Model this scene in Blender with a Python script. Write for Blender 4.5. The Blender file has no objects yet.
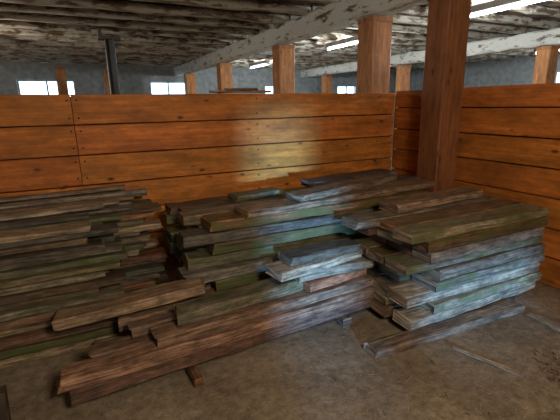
import bpy, math, random
from mathutils import Vector, Matrix, noise
R = random.Random(7)
scene = bpy.context.scene
try:
    scene.view_settings.view_transform = 'Standard'
    scene.view_settings.look = 'None'
except Exception as e:
    print(e)

# ---------------------------------------------------------------- mesh builder
class MB:
    def __init__(s):
        s.v=[]; s.f=[]; s.uv=[]; s.col=[]; s.m=[]
    def board(s, p0, p1, w, h, tint=(.2,.12,.07), moss=0.0, roll=0.0, jit=0.004, ch=0.006, seg=None, mat=0, bow=0.0, rag=0.0, endt=1.0):
        """p0,p1: centre line end points; w horizontal width, h height"""
        p0=Vector(p0); p1=Vector(p1); ax=(p1-p0); L=ax.length; ax.normalize()
        up=Vector((0,0,1))
        if abs(ax.z)>.9: up=Vector((0,1,0))
        sd=up.cross(ax).normalized(); up=ax.cross(sd).normalized()
        if roll:
            q=Matrix.Rotation(roll,3,ax); sd=q@sd; up=q@up
        if seg is None: seg=max(2,int(L/0.12))
        c=min(ch,w*.2,h*.2); a=w/2; b=h/2
        prof=[(-a+c,-b),(a-c,-b),(a,-b+c),(a,b-c),(a-c,b),(-a+c,b),(-a,b-c),(-a,-b+c)]
        per=[0]
        for i in range(8):
            x0,y0=prof[i]; x1,y1=prof[(i+1)%8]
            per.append(per[-1]+math.hypot(x1-x0,y1-y0))
        u0=R.uniform(0,50); v0=R.uniform(0,50); sdn=R.uniform(0,100)
        base=len(s.v)
        r0=[R.uniform(-rag,rag) for _ in range(8)]; r1=[R.uniform(-rag,rag) for _ in range(8)]
        for i in range(seg+1):
            t=i/seg
            bo=bow*4*t*(1-t)
            for k,(x,y) in enumerate(prof):
                e=0
                if i==0: e=r0[k//2*2]
                if i==seg: e=r1[k//2*2]
                n=noise.noise(Vector((t*L*4.3+sdn,k//2*3.1,sdn)))*jit
                n2=noise.noise(Vector((t*L*4.3+sdn+40,k//2*3.1,sdn)))*jit
                P=p0+ax*(t*L+e)+sd*(x+n)+up*(y+n2+bo)
                s.v.append(P)
        tc=(tint[0],tint[1],tint[2],moss)
        for i in range(seg):
            for k in range(8):
                k2=(k+1)%8
                s.f.append((base+i*8+k, base+i*8+k2, base+(i+1)*8+k2, base+(i+1)*8+k))
                ua=u0+i*L/seg; ub=u0+(i+1)*L/seg
                s.uv.append(((ua,v0+per[k]),(ua,v0+per[k+1]),(ub,v0+per[k+1]),(ub,v0+per[k])))
                s.col.append(tc); s.m.append(mat)
        te=(tint[0]*endt*1.08,tint[1]*endt,tint[2]*endt*.92,moss*.6)
        s.f.append(tuple(base+k for k in range(7,-1,-1)))
        s.uv.append(tuple((u0+prof[k][0]*.5,v0+prof[k][1]) for k in range(7,-1,-1))); s.col.append(te); s.m.append(mat)
        o=base+seg*8
        s.f.append(tuple(o+k for k in range(8)))
        s.uv.append(tuple((u0+9+prof[k][0]*.5,v0+prof[k][1]) for k in range(8))); s.col.append(te); s.m.append(mat)
    def cyl(s,p0,p1,r,n=10,tint=(.2,.2,.2),mat=0,seg=1,jit=0,r2=None):
        p0=Vector(p0);p1=Vector(p1);ax=(p1-p0);L=ax.length;ax.normalize()
        up=Vector((0,0,1)) if abs(ax.z)<.9 else Vector((0,1,0))
        sd=up.cross(ax).normalized();up=ax.cross(sd)
        base=len(s.v);u0=R.uniform(0,50);v0=R.uniform(0,50)
        for i in range(seg+1):
            t=i/seg
            for k in range(n):
                a=2*math.pi*k/n
                s.v.append(p0+ax*t*L+sd*math.cos(a)*r+up*math.sin(a)*r)
        for i in range(seg):
            for k in range(n):
                k2=(k+1)%n
                s.f.append((base+i*n+k,base+i*n+k2,base+(i+1)*n+k2,base+(i+1)*n+k))
                ua=u0+i*L/seg;ub=u0+(i+1)*L/seg;va=v0+k*2*math.pi*r/n;vb=v0+(k+1)*2*math.pi*r/n
                s.uv.append(((ua,va),(ua,vb),(ub,vb),(ub,va)));s.col.append((*tint,0));s.m.append(mat)
        s.f.append(tuple(base+k for k in range(n-1,-1,-1)));s.uv.append(tuple((u0,v0+k*.01) for k in range(n)));s.col.append((*tint,0));s.m.append(mat)
        o=base+seg*n
        s.f.append(tuple(o+k for k in range(n)));s.uv.append(tuple((u0,v0+k*.01) for k in range(n)));s.col.append((*tint,0));s.m.append(mat)
    def box(s,x0,x1,y0,y1,z0,z1,tint=(.3,.3,.3),mat=0):
        base=len(s.v)
        for z in (z0,z1):
            s.v+= [Vector((x0,y0,z)),Vector((x1,y0,z)),Vector((x1,y1,z)),Vector((x0,y1,z))]
        for q in ((3,2,1,0),(4,5,6,7),(0,1,5,4),(1,2,6,5),(2,3,7,6),(3,0,4,7)):
            s.f.append(tuple(base+i for i in q))
            vs=[s.v[base+i] for i in q]
            s.uv.append(tuple((p.x+p.y*.5,p.z+p.y*.5) for p in vs)); s.col.append((*tint,0)); s.m.append(mat)
    def make(s,name,mats,parent=None):
        me=bpy.data.meshes.new(name); me.from_pydata([tuple(v) for v in s.v],[],s.f)
        me.uv_layers.new(name='UVMap'); me.color_attributes.new('Tint','FLOAT_COLOR','CORNER')
        U=[];C=[]
        for fi,f in enumerate(s.f):
            for j in range(len(f)):
                U.extend(s.uv[fi][j]); C.extend(s.col[fi])
        me.uv_layers['UVMap'].data.foreach_set('uv',U)
        me.color_attributes['Tint'].data.foreach_set('color',C)
        for m in mats: me.materials.append(m)
        me.polygons.foreach_set('material_index',s.m)
        me.update()
        ob=bpy.data.objects.new(name,me); scene.collection.objects.link(ob)
        if parent: ob.parent=parent
        return ob

# ---------------------------------------------------------------- materials
def nmat(name):
    m=bpy.data.materials.new(name); m.use_nodes=True
    nt=m.node_tree; b=nt.nodes['Principled BSDF']; return m,nt,b
def N(nt,t,**k):
    n=nt.nodes.new(t)
    for a,v in k.items(): setattr(n,a,v)
    return n
def ramp(nt,fac,stops):
    r=N(nt,'ShaderNodeValToRGB'); e=r.color_ramp.elements
    while len(e)<len(stops): e.new(.5)
    for i,(p,c) in enumerate(stops):
        e[i].position=p; e[i].color=(*c,1) if len(c)==3 else c
    nt.links.new(fac,r.inputs[0]); return r
def mix(nt,fac,a,b,mode='MIX'):
    m=N(nt,'ShaderNodeMix',data_type='RGBA',blend_type=mode)
    for s,v in ((m.inputs[0],fac),(m.inputs[6],a),(m.inputs[7],b)):
        if hasattr(v,'links') or hasattr(v,'is_linked'): nt.links.new(v,s)
        elif isinstance(v,(int,float)): s.default_value=v
        else: s.default_value=(*v,1)
    return m.outputs[2]
def tex_noise(nt,vec,scale,detail=4,rough=.6,loc=(0,0,0),sc=(1,1,1)):
    mp=N(nt,'ShaderNodeMapping'); mp.inputs['Scale'].default_value=sc; mp.inputs['Location'].default_value=loc
    nt.links.new(vec,mp.inputs[0])
    n=N(nt,'ShaderNodeTexNoise'); n.inputs['Scale'].default_value=scale; n.inputs['Detail'].default_value=detail; n.inputs['Roughness'].default_value=rough
    nt.links.new(mp.outputs[0],n.inputs['Vector']); return n.outputs[0]

def wood_mat(name, rough=.75, knots=True, knotcol=(.10,.028,.008), gmin=.55, gmax=1.35, mosscol=(.085,.10,.035), bump=.35, white=None, spec=.3, streak=(2,45,1), blotch=.0):
    m,nt,b=nmat(name); L=nt.links
    uv=N(nt,'ShaderNodeUVMap').outputs[0]
    at=N(nt,'ShaderNodeVertexColor',layer_name='Tint')
    g=tex_noise(nt,uv,1.0,5,.65,sc=streak)
    g2=tex_noise(nt,uv,2.2,3,.6,loc=(3,7,0),sc=(1,3,1))
    gr=ramp(nt,g,[(.34,(gmin,)*3),(.66,(gmax,)*3)])
    c=mix(nt,1.0,at.outputs[0],gr.outputs[0],'MULTIPLY')
    g2r=ramp(nt,g2,[(.3,(.6,.6,.62)),(.7,(1.25,1.2,1.15))])
    c=mix(nt,1.0,c,g2r.outputs[0],'MULTIPLY')
    if blotch:
        bn=tex_noise(nt,uv,1.0,6,.75,loc=(21,4,0),sc=(9,22,1))
        br=ramp(nt,bn,[(.38,(1-blotch,)*3),(.62,(1+blotch,)*3)])
        c=mix(nt,1.0,c,br.outputs[0],'MULTIPLY')
    if knots:
        mp=N(nt,'ShaderNodeMapping'); mp.inputs['Scale'].default_value=(3.6,8.0,1); L.new(uv,mp.inputs[0])
        vo=N(nt,'ShaderNodeTexVoronoi'); vo.inputs['Scale'].default_value=1.0; vo.inputs['Randomness'].default_value=1; L.new(mp.outputs[0],vo.inputs[0])
        kr=ramp(nt,vo.outputs[0],[(.05,(1,1,1)),(.15,(0,0,0))])
        c=mix(nt,kr.outputs[0],c,knotcol)
    if white is not None:
        wn=tex_noise(nt,uv,1.0,6,.7,loc=(11,2,0),sc=(3,9,1))
        wr=ramp(nt,wn,[(white[1],(0,0,0)),(white[1]+.08,(1,1,1))])
        c=mix(nt,wr.outputs[0],c,white[0])
    mn=tex_noise(nt,uv,1.0,6,.75,loc=(5,1,0),sc=(5,12,1))
    ad=N(nt,'ShaderNodeMath',operation='MULTIPLY_ADD'); L.new(at.outputs[1],ad.inputs[0]); ad.inputs[1].default_value=.35; L.new(mn,ad.inputs[2])
    mr=ramp(nt,ad.outputs[0],[(.62,(0,0,0)),(.82,(1,1,1))])
    mm=N(nt,'ShaderNodeMath',operation='MULTIPLY'); L.new(mr.outputs[0],mm.inputs[0]); mm.inputs[1].default_value=.75
    c=mix(nt,mm.outputs[0],c,mosscol)
    L.new(c,b.inputs['Base Color'])
    b.inputs['Roughness'].default_value=rough
    b.inputs['Specular IOR Level'].default_value=spec
    bp=N(nt,'ShaderNodeBump'); bp.inputs['Strength'].default_value=bump; bp.inputs['Distance'].default_value=.006
    L.new(g,bp.inputs['Height']); L.new(bp.outputs[0],b.inputs['Normal'])
    return m
M_lum=wood_mat('weathered_lumber',rough=.55,knots=False,gmin=.35,gmax=1.75,bump=.8,mosscol=(.075,.10,.022),white=((.29,.225,.15),.62),spec=.4,streak=(2.5,75,1),blotch=.5)
M_or=wood_mat('varnished_plank',rough=.6,knots=True,gmin=.78,gmax=1.2,bump=.2,streak=(1.5,34,1),blotch=.16)
M_post=wood_mat('post_wood',rough=.6,knots=True,gmin=.75,gmax=1.2,bump=.2,streak=(1.5,26,1),blotch=.12)
M_beam=wood_mat('whitewashed_beam',rough=.85,knots=False,gmin=.5,gmax=1.3,white=((.66,.64,.57),.38),bump=.6,blotch=.2)
M_joist=wood_mat('joist_wood',rough=.85,knots=False,gmin=.5,gmax=1.4,white=((.46,.42,.34),.45),bump=.6,blotch=.3)
M_ceil=wood_mat('ceiling_board',rough=.9,knots=False,gmin=.5,gmax=1.3,white=((.28,.21,.15),.58),bump=.4,blotch=.3)

def simple(name,col,rough=.8,metal=0,emit=None,es=0):
    m,nt,b=nmat(name); b.inputs['Base Color'].default_value=(*col,1); b.inputs['Roughness'].default_value=rough; b.inputs['Metallic'].default_value=metal
    tc=N(nt,'ShaderNodeTexCoord'); n=tex_noise(nt,tc.outputs['Object'],6,4)
    r=ramp(nt,n,[(.3,tuple(x*.7 for x in col)),(.7,tuple(min(1,x*1.2) for x in col))]); nt.links.new(r.outputs[0],b.inputs['Base Color'])
    if emit: b.inputs['Emission Color'].default_value=(*emit,1); b.inputs['Emission Strength'].default_value=es
    return m
M_metal=simple('dark_steel',(.05,.045,.045),.5,.7)
M_plaster=simple('limewashed_plaster',(.36,.38,.38),.9)
M_frame=simple('window_paint',(.4,.4,.38),.6)
M_tube=simple('tube_glow',(.9,.9,.9),.4,0,(.9,.97,1.0),14)
M_fix=simple('fixture_enamel',(.6,.6,.6),.4)

# floor: packed earth with dust and chaff
m,nt,b=nmat('dusty_floor'); M_floor=m
tc=N(nt,'ShaderNodeTexCoord').outputs['Object']
n1=tex_noise(nt,tc,1.6,7,.7); n2=tex_noise(nt,tc,18,6,.75); n3=tex_noise(nt,tc,90,3,.6)
c=ramp(nt,n1,[(.36,(.18,.135,.088)),(.52,(.25,.192,.13)),(.66,(.33,.262,.185))]).outputs[0]
c=mix(nt,1.0,c,ramp(nt,n2,[(.36,(.68,.66,.64)),(.64,(1.28,1.28,1.25))]).outputs[0],'MULTIPLY')
c=mix(nt,ramp(nt,n3,[(.60,(0,0,0)),(.70,(.6,.6,.6))]).outputs[0],c,(.44,.35,.21))
nt.links.new(c,b.inputs['Base Color']); b.inputs['Roughness'].default_value=.95; b.inputs['Specular IOR Level'].default_value=.15
bp=N(nt,'ShaderNodeBump'); bp.inputs['Strength'].default_value=.6; bp.inputs['Distance'].default_value=.015
nt.links.new(n2,bp.inputs['Height']); nt.links.new(bp.outputs[0],b.inputs['Normal'])

# ---------------------------------------------------------------- shell
XW,XE,YS,YN=-7.0,12.5,-4.0,14.2
CZ=2.86
fl=MB(); 
fl.box(XW-.3,XE+.3,YS-.3,YN+.3,-.2,0.0); fl.make('floor',[M_floor])
cl=MB(); y=YS
x=XW-.2
while x<XE+.2:
    w=R.uniform(.17,.24); k=R.uniform(.5,1.3)
    cl.board((x+w/2,YS-.2,CZ+.02+R.uniform(-.006,.006)),(x+w/2,YN+.2,CZ+.02),w-.006,.04,(.17*k,.105*k,.065*k),seg=24)
    x+=w
cl.box(XW-.3,XE+.3,YS-.3,YN+.3,CZ+.05,CZ+.15,(.05,.04,.03))
cl.make('ceiling',[M_ceil])

def wallx(name,y0,y1,wins,x0=XW,x1=XE,z1=CZ):
    mb=MB(); cur=x0
    for (a,bb,za,zb) in wins:
        mb.box(cur,a,y0,y1,0,z1); mb.box(a,bb,y0,y1,0,za); mb.box(a,bb,y0,y1,zb,z1); cur=bb
    mb.box(cur,x1,y0,y1,0,z1); mb.make(name,[M_plaster])
def wally(name,x0,x1,wins,y0=YS,y1=YN,z1=CZ):
    mb=MB(); cur=y0
    for (a,bb,za,zb) in wins:
        mb.box(x0,x1,cur,a,0,z1); mb.box(x0,x1,a,bb,0,za); mb.box(x0,x1,a,bb,zb,z1); cur=bb
    mb.box(x0,x1,cur,y1,0,z1); mb.make(name,[M_plaster])
NW=[(-5.2,-3.9,1.45,2.3),(-1.4,.1,1.45,2.32),(2.3,3.5,1.45,2.3),(6.4,7.4,1.5,2.2),(9.6,10.6,1.5,2.2)]
wallx('wall_north',YN,YN+.3,NW)
SW=[(-3.6,-2.6,1.2,2.1),(-.69,-.45,1.0,1.60),(-.32,.16,1.0,1.20)]  # last two are unseen slots, sized to shape the daylight strips
wallx('wall_south',YS-.06,YS,SW)
wally('wall_west',XW-.3,XW,[(5.5,6.6,1.3,2.2)])
wally('wall_east',XE,XE+.3,[(2.5,3.5,1.5,2.3),(7,8,1.5,2.3),(11,12,1.5,2.3)])
def win(i,a,bb,za,zb,y,axis='x'):
    mb=MB(); t=.05
    def P(u,z): return (u,y,z) if axis=='x' else (y,u,z)
    def bar(u0,z0,u1,z1,s=.045): mb.board(P(u0,z0),P(u1,z1),s,s,(.4,.4,.38),seg=2)
    bar(a,za+.02,bb,za+.02,t); bar(a,zb-.02,bb,zb-.02,t); bar(a+.02,za,a+.02,zb,t); bar(bb-.02,za,bb-.02,zb,t)
    bar((a+bb)/2,za,(a+bb)/2,zb); bar(a,(za+zb)/2,bb,(za+zb)/2,.03)
    mb.make('window_%d'%i,[M_frame])
i=1
for w_ in NW: win(i,*w_,YN+.12); i+=1
win(i,5.5,6.6,1.3,2.2,XW-.12,'y'); i+=1
for w_ in [(2.5,3.5,1.5,2.3),(7,8,1.5,2.3),(11,12,1.5,2.3)]: win(i,*w_,XE+.12,'y'); i+=1

# ---------------------------------------------------------------- partition walls
def orange(k=1.0):
    k*=R.uniform(.82,1.1); return (.62*k,.205*k*R.uniform(.92,1.08),.036*k)
XR,YB=3.34,3.76
mb=MB(); tops=[1.61,1.365,1.115,.86,.61,.36,.11]
for r in range(7):
    zt=tops[r]; zb=tops[r+1] if r<6 else 0.0
    cuts=[XW+.02,-3.2,-.02,XR] if r%2==0 else [XW+.02,-4.4,-.02 if r==1 else -1.6,XR]
    for a,bb in zip(cuts[:-1],cuts[1:]):
        mb.board((a+.002,YB+.025+R.uniform(0,.004),(zt+zb)/2),(bb-.003,YB+.025,(zt+zb)/2),.04,zt-zb-.010,orange(),jit=.004,ch=.005,seg=20)
mb.box(XW+.02,XR,YB+.047,YB+.055,0,1.59,(.05,.02,.01))  # dark sheet added to stop light leaking through plank gaps
for xx in (-5,-3.2,-1.5,-.02,1.6):
    mb.board((xx,YB+.10,0),(xx,YB+.10,1.58),.09,.09,orange(.8))
for xx in (-3.23,-3.17,-.05,.02,1.6,3.1):
    for r in range(7):
        zt=tops[r]
        for dz in (.05,.19):
            mb.cyl((xx,YB-.0,zt-dz),(xx,YB+.01,zt-dz),.008,6,(.02,.015,.01))
mb.make('wall_back',[M_or])
mb=MB(); rows=[1.63,1.44,1.20,.965,.73,.48,.24,0]
for r in range(7):
    zt,zb=rows[r],rows[r+1]
    mb.board((XR+.03+R.uniform(0,.004),YB-.003,(zt+zb)/2),(XR+.03,YS+.05,(zt+zb)/2),.045,zt-zb-.010,orange(.82),jit=.004,ch=.005,seg=20)
mb.box(XR+.054,XR+.062,YS+.05,YB,0,1.6,(.05,.02,.01))  # same added light-blocking sheet, keeps the right wall's seams dark
mb.box(XR+.001,XR+.008,YB-.006,YB+.0,0,1.58,(.1,.04,.02))
for yy in (2.2,.8,-1,-3): mb.board((XR+.11,yy,0),(XR+.11,yy,1.58),.09,.09,orange(.8))
mb.make('wall_right',[M_or])

# ---------------------------------------------------------------- posts + beams
BZ=2.47
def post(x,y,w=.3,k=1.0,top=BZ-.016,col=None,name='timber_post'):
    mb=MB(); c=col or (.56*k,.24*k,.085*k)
    mb.board((x,y,0),(x,y,top-.002),w,w*.97,c,jit=.008,ch=.012,seg=12)
    mb.board((x,y,top-.06),(x,y,top-.003),w+.012,w+.012,tuple(v*.8 for v in c),ch=.01,seg=2)
    return mb.make(name,[M_post])
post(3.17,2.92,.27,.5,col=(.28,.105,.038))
for yy in (4.1,6.5,9.6,12.9): post(3.28,yy,.29)
for yy in (5.0,8.8,12.6): post(8.05,yy,.27,1.0)
post(8.05,1.3,.27); post(3.17,-1.5,.27)
for x_,y_ in ((-1.7,8.5),(-.2,11.5),(.9,12.2)): post(x_,y_,.22,.8)
def beam(x,w=.3,h=.27):
    mb=MB(); yc=[YS,.6,4.1,9.6,YN]
    for a,bb in zip(yc[:-1],yc[1:]):
        mb.board((x,a+.002,BZ+h/2),(x,bb-.002,BZ+h/2),w,h,(.16,.10,.06),jit=.025,ch=.03,seg=24)
    return mb.make('ceiling_beam',[M_beam])
beam(3.24); beam(8.05); 
jz=BZ+.27
mb=MB(); y=YS+.3
while y<YN-.1:
    k=R.uniform(.6,1.2)
    h=CZ-jz-.004
    for a,bb in ((XW,3.2),(3.2,8.05),(8.05,XE)):
        mb.board((a+.01,y+R.uniform(-.04,.04),jz+h/2),(bb-.01,y+R.uniform(-.04,.04),jz+h/2),R.uniform(.11,.17),h-.006,(.18*k,.12*k,.08*k),jit=.02,ch=.03,seg=26)
    y+=R.uniform(.5,.72)
mb.make('ceiling_joists',[M_joist])

# steel prop with top plate behind the partition
mb=MB()
px,py=.46,5.4
mb.cyl((px,py,0),(px,py,1.3),.07,14,mat=0); mb.cyl((px,py,1.3),(px,py,2.26),.055,14)
mb.box(px-.12,px+.12,py-.09,py+.09,2.26,2.29); mb.box(px-.13,px+.13,py-.1,py+.1,0,.012)
mb.box(px-.12,px-.08,py-.09,py+.09,2.29,2.36)
mb.cyl((px-.09,py,1.32),(px+.09,py,1.32),.015,8)
mb.make('steel_prop',[M_metal])
mb=MB()
mb.board((1.15,YB+.03,1.625),(1.75,YB+.03,1.625),.10,.02,(.25,.13,.07)); mb.board((1.3,YB+.03,1.647),(1.62,YB+.05,1.647),.09,.02,(.2,.11,.07),roll=.0)
mb.make('board_offcuts',[M_lum])

# fluorescent lamps in the aisle
for (lx,ly) in ((4.9,3.7),(4.9,7.0),(5.0,11.5),(10.2,6)):
    mb=MB(); z=jz-.115
    mb.box(lx-.05,lx+.05,ly-.65,ly+.65,z,z+.085,mat=0)
    mb.box(lx-.04,lx+.04,ly-.64,ly-.6,z-.05,z,mat=0); mb.box(lx-.04,lx+.04,ly+.6,ly+.64,z-.05,z,mat=0)
    mb.cyl((lx,ly-.6,z-.03),(lx,ly+.6,z-.03),.018,12,mat=1)
    mb.make('fluorescent_lamp',[M_fix,M_tube])

# ---------------------------------------------------------------- lumber
def lt(kind=None):
    k=R.uniform(.45,1.4)
    c=R.choice([(.21,.135,.08),(.16,.09,.052),(.24,.17,.10),(.23,.10,.05),(.14,.115,.08),(.21,.165,.11),(.16,.135,.105)])
    return tuple(v*k for v in c)
def layer(mb,z,h,y0,y1,xa,xb,ja=.08,jb=.08,wr=(.14,.24),moss=.25,yaw=.010,kmul=1.0,gap=.010,hr=(.88,.985)):
    y=y0
    while y<y1-.06:
        w=min(R.uniform(*wr),y1-y)
        if w<.05: break
        hh=h*R.uniform(*hr)
        a=xa+R.uniform(-ja,ja); bb=xb+R.uniform(-jb,jb)
        dy=R.uniform(-yaw,yaw)
        t=tuple(v*kmul for v in lt())
        mb.board((a,y+w/2-dy,z+hh/2+.001),(bb,y+w/2+dy,z+hh/2+.001),w-gap,hh,t,moss=max(0,moss+R.uniform(-.4,.4)),ch=.007,jit=.009,rag=.012,endt=1.25,roll=R.uniform(-.008,.008))
        y+=w

# left stack
mb=MB(); z=0
hs=[.065,.05,.055,.04,.05,.045,.04,.05,.045,.04,.05,.035,.045,.04,.045,.035]
n=len(hs)
for i_,h in enumerate(hs):
    t=i_/n
    yf=2.60+.34*t+R.uniform(-.03,.03)
    xr=.02+.10*t
    layer(mb,z,h,yf,yf+.30,-3.6,xr,.3,.16,(.12,.2),moss=.4)
    layer(mb,z,h,yf+.33,3.66,-3.6,.42,.3,.12,(.16,.24),moss=.4)
    z+=h
for i_ in range(5):
    yy=3.10+.10*i_
    mb.board((-3.2,yy-.05,z+.016),(.25+R.uniform(-.4,.25),yy+.04,z+.016),.085,.022,lt(),moss=.2,seg=14)
z+=.03
for i_ in range(4):
    yy=3.22+.10*i_
    mb.board((-3.0,yy-.08,z+.015),(.10+.12*i_,yy+.04,z+.020),.08,.024,tuple(v*1.3 for v in lt()),moss=.1,seg=14)
mb.board((-2.6,3.36,z+.045),(.46,3.57,z+.045),.10,.024,(.26,.22,.16),seg=14)
mb.board((-2.2,3.56,z+.065),(.30,3.62,z+.085),.09,.024,(.24,.18,.13),seg=14)
mb.make('lumber_stack',[M_lum])

# middle (rear) stack
mb=MB(); z=0
hs=[.09,.085,.09,.085,.08,.09,.08,.075,.07]
for i_,h in enumerate(hs):
    xa=.62+R.uniform(-.03,.06)
    if i_<3: layer(mb,z,h,2.62,3.30,xa,2.85,.06,.05,(.15,.22),moss=.5)
    else: layer(mb,z,h,(2.50 if i_>4 else 2.46)+R.uniform(-.01,.02),3.30,xa,2.85-(.0 if i_<7 else .2),.12,.06,(.16,.24),moss=.5 if i_%3 else .9)
    z+=h
mb.board((.95,2.60,z+.026),(2.85,2.74,z+.026),.22,.05,(.21,.135,.08),moss=.2,rag=.02,jit=.01)
mb.board((1.55,2.86,z+.026),(2.90,2.97,z+.026),.2,.05,(.11,.08,.055),moss=.1,rag=.02,jit=.01)
mb.board((1.75,3.04,z+.079),(2.75,3.14,z+.079),.2,.05,(.09,.07,.055),rag=.02,jit=.01)
mb.board((1.40,2.62,z+.079),(2.55,2.90,z+.079),.18,.05,(.19,.14,.09),rag=.02,jit=.01)
mb.board((1.05,3.05,z+.026),(1.5,3.12,z+.026),.16,.045,(.12,.10,.06),moss=.5,rag=.02)
mb.make('lumber_stack',[M_lum])

# front stack of long beams + short pieces
mb=MB()
mb.board((.0,2.12,.035),(.0,2.34,.035),.07,.07,(.08,.05,.03))
mb.board((.42,1.91,.035),(.40,2.34,.035),.05,.05,(.20,.10,.05))
mb.board((1.5,2.05,.035),(1.5,2.33,.035),.07,.07,(.1,.06,.04))
BB=[(-.20,2.05,1.78,2.17,.07,.075,.14),(-.14,2.19,1.80,2.30,.07,.075,.11),
    (-.24,2.06,1.74,2.16,.147,.07,.14),(-.10,2.21,1.80,2.30,.147,.07,.12),
    (.24,2.12,1.78,2.19,.219,.065,.14),(.12,2.26,1.8,2.33,.219,.065,.09)]
BT=[(.13,.07,.045),(.12,.08,.05),(.25,.14,.085),(.15,.09,.06),(.21,.13,.08),(.14,.09,.06)]
for q,(xa,ya,xb,yb,zc,h,w) in enumerate(BB):
    mb.board((xa,ya,zc+h/2),(xb,yb,zc+h/2),w,h,BT[q],moss=.1,rag=.02,jit=.010,roll=R.uniform(-.02,.02),endt=1.2)
mb.board((.38,2.17,.325),(1.2,2.25,.325),.15,.075,(.17,.14,.09),moss=.45,rag=.02,jit=.01)
for q,(xa,xb,zc,w,yw) in enumerate([(1.24,1.74,.325,.2,.01),(1.18,1.76,.39,.2,-.03),(1.02,1.70,.455,.2,.03),(1.12,1.68,.515,.16,-.01)]):
    mb.board((xa,2.22-yw,zc),(xb,2.26+yw,zc),w,.058,tuple(v*1.3 for v in lt()),moss=.1,rag=.02,jit=.01,endt=1.3)
mb.make('lumber_stack',[M_lum])

# stepped pile between
mb=MB(); z=0
for i_,h in enumerate([.09,.085,.085,.08]):
    xa=[.0,.06,.04,.16][i_]
    layer(mb,z,h,2.40,2.58 if i_<3 else 2.45,xa,1.85,.09,.1,(.15,.2) if i_<3 else (.1,.12),moss=.2,yaw=.005)
    z+=h
mb.board((-.24,2.52,.29),(.62,2.41,.37),.17,.065,(.29,.19,.11),rag=.03,jit=.01)
mb.make('lumber_stack',[M_lum])

# right stack : thick timbers
mb=MB(); z=0
mb.board((2.0,1.76,.03),(2.0,2.36,.03),.08,.06,(.1,.06,.04)); mb.board((2.9,1.76,.03),(2.9,2.36,.03),.08,.06,(.1,.06,.04))
mb.board((1.44,1.72,.03),(2.75,1.66,.03),.11,.055,(.17,.12,.08),rag=.02,jit=.01)
z=.062
hs=[.08,.065,.085,.07,.08,.065,.08,.075,.06]
for i_,h in enumerate(hs):
    xa=1.84+R.uniform(-.05,.05)
    if i_ in (5,8): xa-=.10
    layer(mb,z,h,1.74+R.uniform(-.03,.025),2.36,xa,3.08,.13,.04,(.17,.25),moss=.3,yaw=.010)
    z+=h
mb.board((1.98,2.25,z+.03),(2.95,2.31,z+.03),.2,.055,(.24,.16,.10),rag=.02,jit=.01)
mb.make('lumber_stack',[M_lum])

def loose(p0,p1,w,h,c,name='loose_board',moss=0,rag=.01):
    mb=MB(); mb.board(p0,p1,w,h,c,moss=moss,rag=rag); mb.make(name,[M_lum])
loose((1.93,1.52,.010),(2.06,1.16,.010),.03,.014,(.26,.2,.13))
loose((2.74,1.56,.015),(2.73,1.30,.015),.07,.022,(.26,.20,.13))
loose((-.46,1.86,.0),(-.45,1.88,.33),.055,.045,(.045,.03,.02),name='wooden_stake')

# straw litter
mb=MB()
for i_ in range(1700):
    x=R.uniform(-1,3.2); y=R.uniform(.6,2.0) if x>.3 else R.uniform(.8,2.4)
    a=R.uniform(0,math.pi); l=R.choice([.015,.02,.03,.05,.09])*R.uniform(.6,1)*.5
    d=Vector((math.cos(a)*l,math.sin(a)*l,0)); s_=Vector((-math.sin(a),math.cos(a),0))*.0016
    k=R.uniform(.5,1.4); p=Vector((x,y,.004)); base=len(mb.v)
    mb.v+=[p-d-s_,p-d+s_,p+d+s_,p+d-s_]
    mb.f.append((base+3,base+2,base+1,base)); mb.uv.append(((0,0),(0,.01),(l,.01),(l,0))); mb.col.append((.60*k,.46*k,.24*k,0)); mb.m.append(0)
mb.make('straw_litter',[M_lum])
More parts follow.
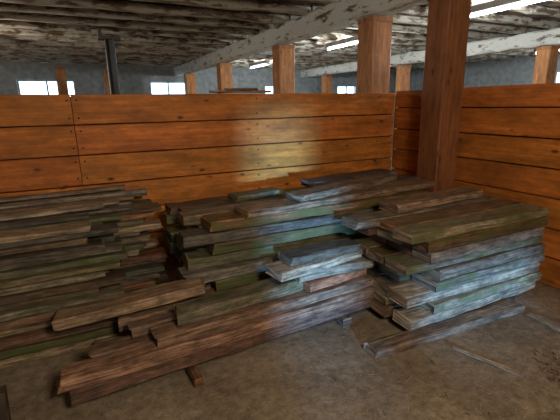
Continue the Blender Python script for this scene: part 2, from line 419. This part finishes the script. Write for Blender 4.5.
# bark and wood chips
mb=MB()
def chip(x,y,s):
    if 1.8<x<2.16 and y>1.08: return
    if 2.6<x<2.85 and y>1.2: return
    a=R.uniform(0,math.pi); l=s*R.uniform(.5,1.2); k=R.uniform(.4,1.3)
    d=Vector((math.cos(a)*l/2,math.sin(a)*l/2,0)); p=Vector((x,y,s*.10+.002))
    mb.board(p-d,p+d,l*R.uniform(.3,.6),s*.15,(.20*k,.14*k,.08*k),jit=s*.1,rag=s*.12,seg=3,moss=R.uniform(0,.4))
for i_ in range(150): chip(R.uniform(-.8,3.1),R.uniform(.7,1.45),R.uniform(.008,.028))
for i_ in range(90): chip(R.gauss(2.28,.10),R.gauss(1.10,.10),R.uniform(.012,.05))
mb.make('wood_chips',[M_lum])

# ---------------------------------------------------------------- light
w=bpy.data.worlds.new('World'); scene.world=w; w.use_nodes=True
bg=w.node_tree.nodes['Background']; bg.inputs[0].default_value=(.55,.80,1.0,1); bg.inputs[1].default_value=4
def point(name,loc,e,col,r=.08):
    l=bpy.data.lights.new(name,'POINT'); l.energy=e; l.color=col; l.shadow_soft_size=r
    o=bpy.data.objects.new(name,l); o.location=loc; scene.collection.objects.link(o)
def spot(name,loc,target,e,col,ang,blend=.3,r=.05):
    l=bpy.data.lights.new(name,'SPOT'); l.energy=e; l.color=col; l.spot_size=math.radians(ang); l.spot_blend=blend; l.shadow_soft_size=r
    o=bpy.data.objects.new(name,l); o.location=loc; o.rotation_euler=(Vector(target)-Vector(loc)).to_track_quat('-Z','Y').to_euler(); scene.collection.objects.link(o)
point('fill_light',(.7,-.7,2.25),195,(1.0,.86,.68),.3)  # added warm fill behind the camera, no bulb hangs there
for (lx,ly,e) in ((4.9,3.7,140),(4.9,7.0,140),(5.0,11.5,90),(10.2,6,90)):
    point('lamp_and_fill_light',(lx+.25,ly,2.40),e,(.85,.95,1.0),.1)
point('lamp_and_fill_light',(-2,8,2.0),130,(1,.9,.77),.3)  # added fill to brighten the left ceiling, not one of the lamps
spot('daylight_beam',(-1.8,-8,1.7),(2.0,2.5,.6),13000,(.17,.48,1.0),30,.1,.11)

# ---------------------------------------------------------------- camera
cam=bpy.data.cameras.new('camera'); co=bpy.data.objects.new('camera',cam); scene.collection.objects.link(co)
right=Vector((.8968,-.4414,-.0173)).normalized(); back=Vector((-.4238,-.8699,.2529)).normalized()
up=back.cross(right).normalized(); right=up.cross(back).normalized()
M=Matrix(((right.x,up.x,back.x,0),(right.y,up.y,back.y,0),(right.z,up.z,back.z,1.5),(0,0,0,1)))
co.matrix_world=M; cam.sensor_width=36; cam.lens=36*404/560; cam.clip_start=.05
scene.camera=co
